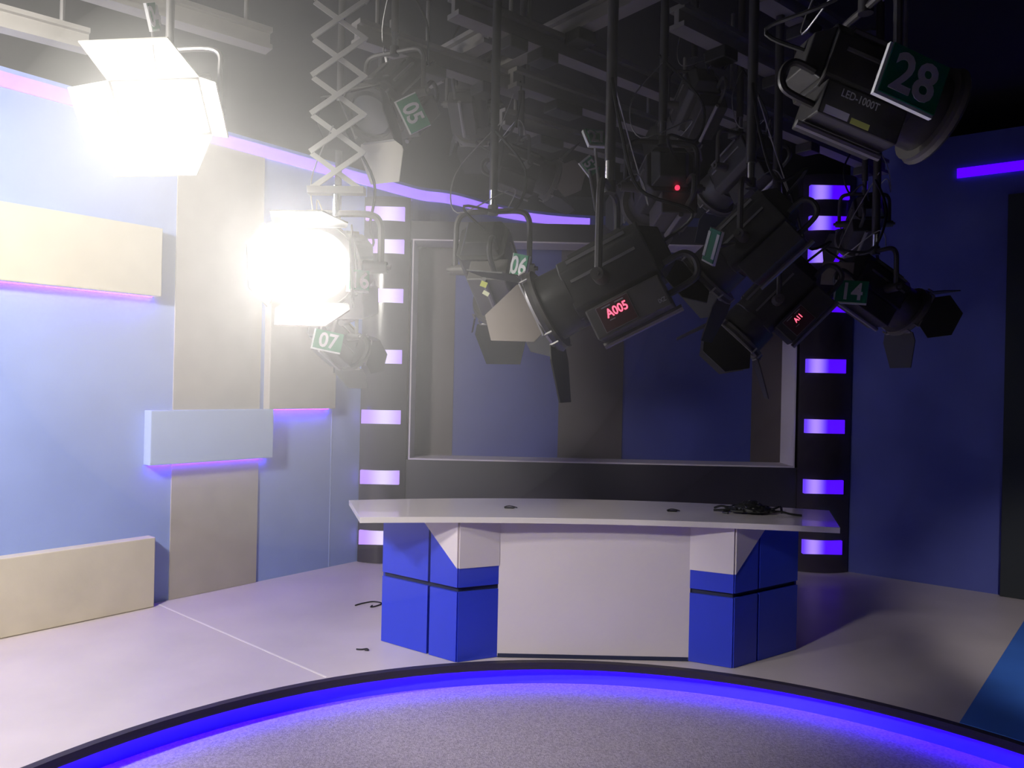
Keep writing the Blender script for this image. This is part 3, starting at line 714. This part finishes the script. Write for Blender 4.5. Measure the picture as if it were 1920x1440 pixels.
# ---- soft panels by the left wall
def softpanel(P, yaw, pitch, w_, h_, label, power, zt=ZC - .001, flap=(50, 35, 50, 50)):
    root = empty('soft_panel_lamp', root_at(P, math.radians(yaw))); tag(root, label, 'studio lamp', 'soft panel lamps by the left wall')
    bpy.context.view_layer.update()
    H = Matrix.Rotation(math.radians(pitch), 4, 'Y')
    def part(nm, bm, m, bev=0.0, lab=None):
        o = ob(nm, bm, m, root, bevel=bev); o.data.transform(H)
        if lab: o['label'] = lab
        return o
    bm = NB(); box(bm, (-.05, 0, 0), (.10, w_, h_)); part('housing', bm, M_BODY2, .008)
    bm = NB(); box(bm, (.004, 0, 0), (.008, w_ - .03, h_ - .03)); part('diffuser', bm, M_DIFF, lab='glowing white diffuser')
    for k in range(6):
        bm = NB(); box(bm, (-.115, -w_ / 2 + w_ * (k + .5) / 6, 0), (.03, .012, h_ * .8)); part('cooling_fin', bm, M_BODY)
    for k in range(4):
        a = math.radians(flap[k]); u, v, hu, hv = [(Vector((0, 0, 1)), Vector((0, 1, 0)), h_ / 2, w_ / 2), (Vector((0, 0, -1)), Vector((0, 1, 0)), h_ / 2, w_ / 2),
                          (Vector((0, 1, 0)), Vector((0, 0, 1)), w_ / 2, h_ / 2), (Vector((0, -1, 0)), Vector((0, 0, 1)), w_ / 2, h_ / 2)][k]
        hp = Vector((.006, 0, 0)) + u * hu; dn = Vector((math.cos(a), 0, 0)) + u * math.sin(a); nn = dn.cross(v).normalized() * .003
        L = .22 if k < 2 else .16
        pts = [hp - v * hv, hp + v * hv, hp + v * hv * .92 + dn * L, hp - v * hv * .92 + dn * L]
        bm = NB(); hexa(bm, [q - nn for q in pts], [q + nn for q in pts]); part('barn_door', bm, M_FLAPLIT)
    yw = w_ / 2 + .03; yh = .26
    bm = NB(); tube(bm, [(-.05, -yw, 0), (-.05, -yw, yh * .6), (-.05, -yw * .9, yh), (-.05, 0, yh + .01), (-.05, yw * .9, yh), (-.05, yw, yh * .6), (-.05, yw, 0)], .012, 8); ob('yoke', bm, M_STEEL, root, smooth=True)
    for sg in (-1, 1):
        bm = NB(); cyl(bm, (-.05, sg * (w_ / 2 - .01), 0), (-.05, sg * (yw + .02), 0), .02, n=10); ob('pivot_knob', bm, M_BODY, root, smooth=True)
    if zt - P.z > yh:
        bm = NB(); cyl(bm, (-.05, 0, yh - .01), (-.05, 0, zt - P.z), .018, n=10); ob('hanger_pole', bm, M_STEEL, root, smooth=True)
    ld = bpy.data.lights.new('lamp_light', 'AREA'); ld.shape = 'RECTANGLE'; ld.size = w_ - .04; ld.size_y = h_ - .04; ld.energy = power; ld.color = (1, .955, .87)
    lo = bpy.data.objects.new('lamp_light', ld); COL.objects.link(lo); lo.parent = root
    lo.matrix_basis = Matrix.Translation(H @ Vector((.014, 0, 0))) @ H @ Matrix.Rotation(-PI / 2, 4, 'Y') @ Matrix.Rotation(PI / 2, 4, 'Z')
    return root
k1 = softpanel(atD(303, 202, 3.35), 262, 30, .42, .24, 'glowing soft panel with pale flaps hanging before the left wall', P_PANEL)
plate(k1, 288, 32, 3.0, '04', .06, .10, ang=.5, yaw=1.05)
softpanel(Vector((-2.75, 1.9, 2.85)), 108, 34, .5, .32, 'soft panel beyond the left picture edge, facing the wall', P_PANEL2)
# front lamps over the camera side, out of the picture
def front(P, tgt, lab, power, ang):
    d = Vector(tgt) - Vector(P); yaw = math.degrees(math.atan2(d.y, d.x)); pit = math.degrees(math.atan2(-d.z, d.xy.length))
    r, H = fresnel(0, 0, 0, yaw, pit, 1.0, lab, lit='front', P=P, doors=(30, 30, 30, 30), yoke=.3, cables=False)
    add_spot(r, H, power, ang, rad=.14)
front((-1.9, 0.9, 2.75), (0.25, 4.2, .45), 'front key lamp above the camera aimed at the desk', P_KEY, 42)
front((1.9, 0.6, 2.75), (3.7, 4.2, .0), 'front fill lamp above the camera on the right', P_KEY2, 36)

# ================================================================== added haze volumes standing in for lens glare
def haze(name, c, r, dens, lab):
    hm = bpy.data.materials.new('glare_haze'); hm.use_nodes = True; nt = hm.node_tree; nt.nodes.clear()
    out = nt.nodes.new('ShaderNodeOutputMaterial'); v = nt.nodes.new('ShaderNodeVolumeScatter')
    v.inputs['Density'].default_value = dens * HAZE; v.inputs['Anisotropy'].default_value = 0.3; v.inputs['Color'].default_value = (1, 1, 1, 1)
    nt.links.new(v.outputs[0], out.inputs['Volume'])
    bm = NB(); bmesh.ops.create_icosphere(bm, subdivisions=4, radius=1.0, matrix=Matrix.Diagonal((*r, 1)))
    tag(ob(name, bm, hm, M=Matrix.Translation(c)), lab, 'haze', kind='stuff')
if HAZE > 0:
    lp = atD(585, 505, 3.1)
    haze('haze', lp + Vector((-.3, 0, .35)), (2.5, 1.5, 1.7), .06, 'wide thin added haze standing in for lens glare at left')
    haze('haze', lp + Vector((.12, 0, 0)), (1.25, 1.2, 1.1), .095, 'denser added haze imitating lens bloom around the burning lamp')
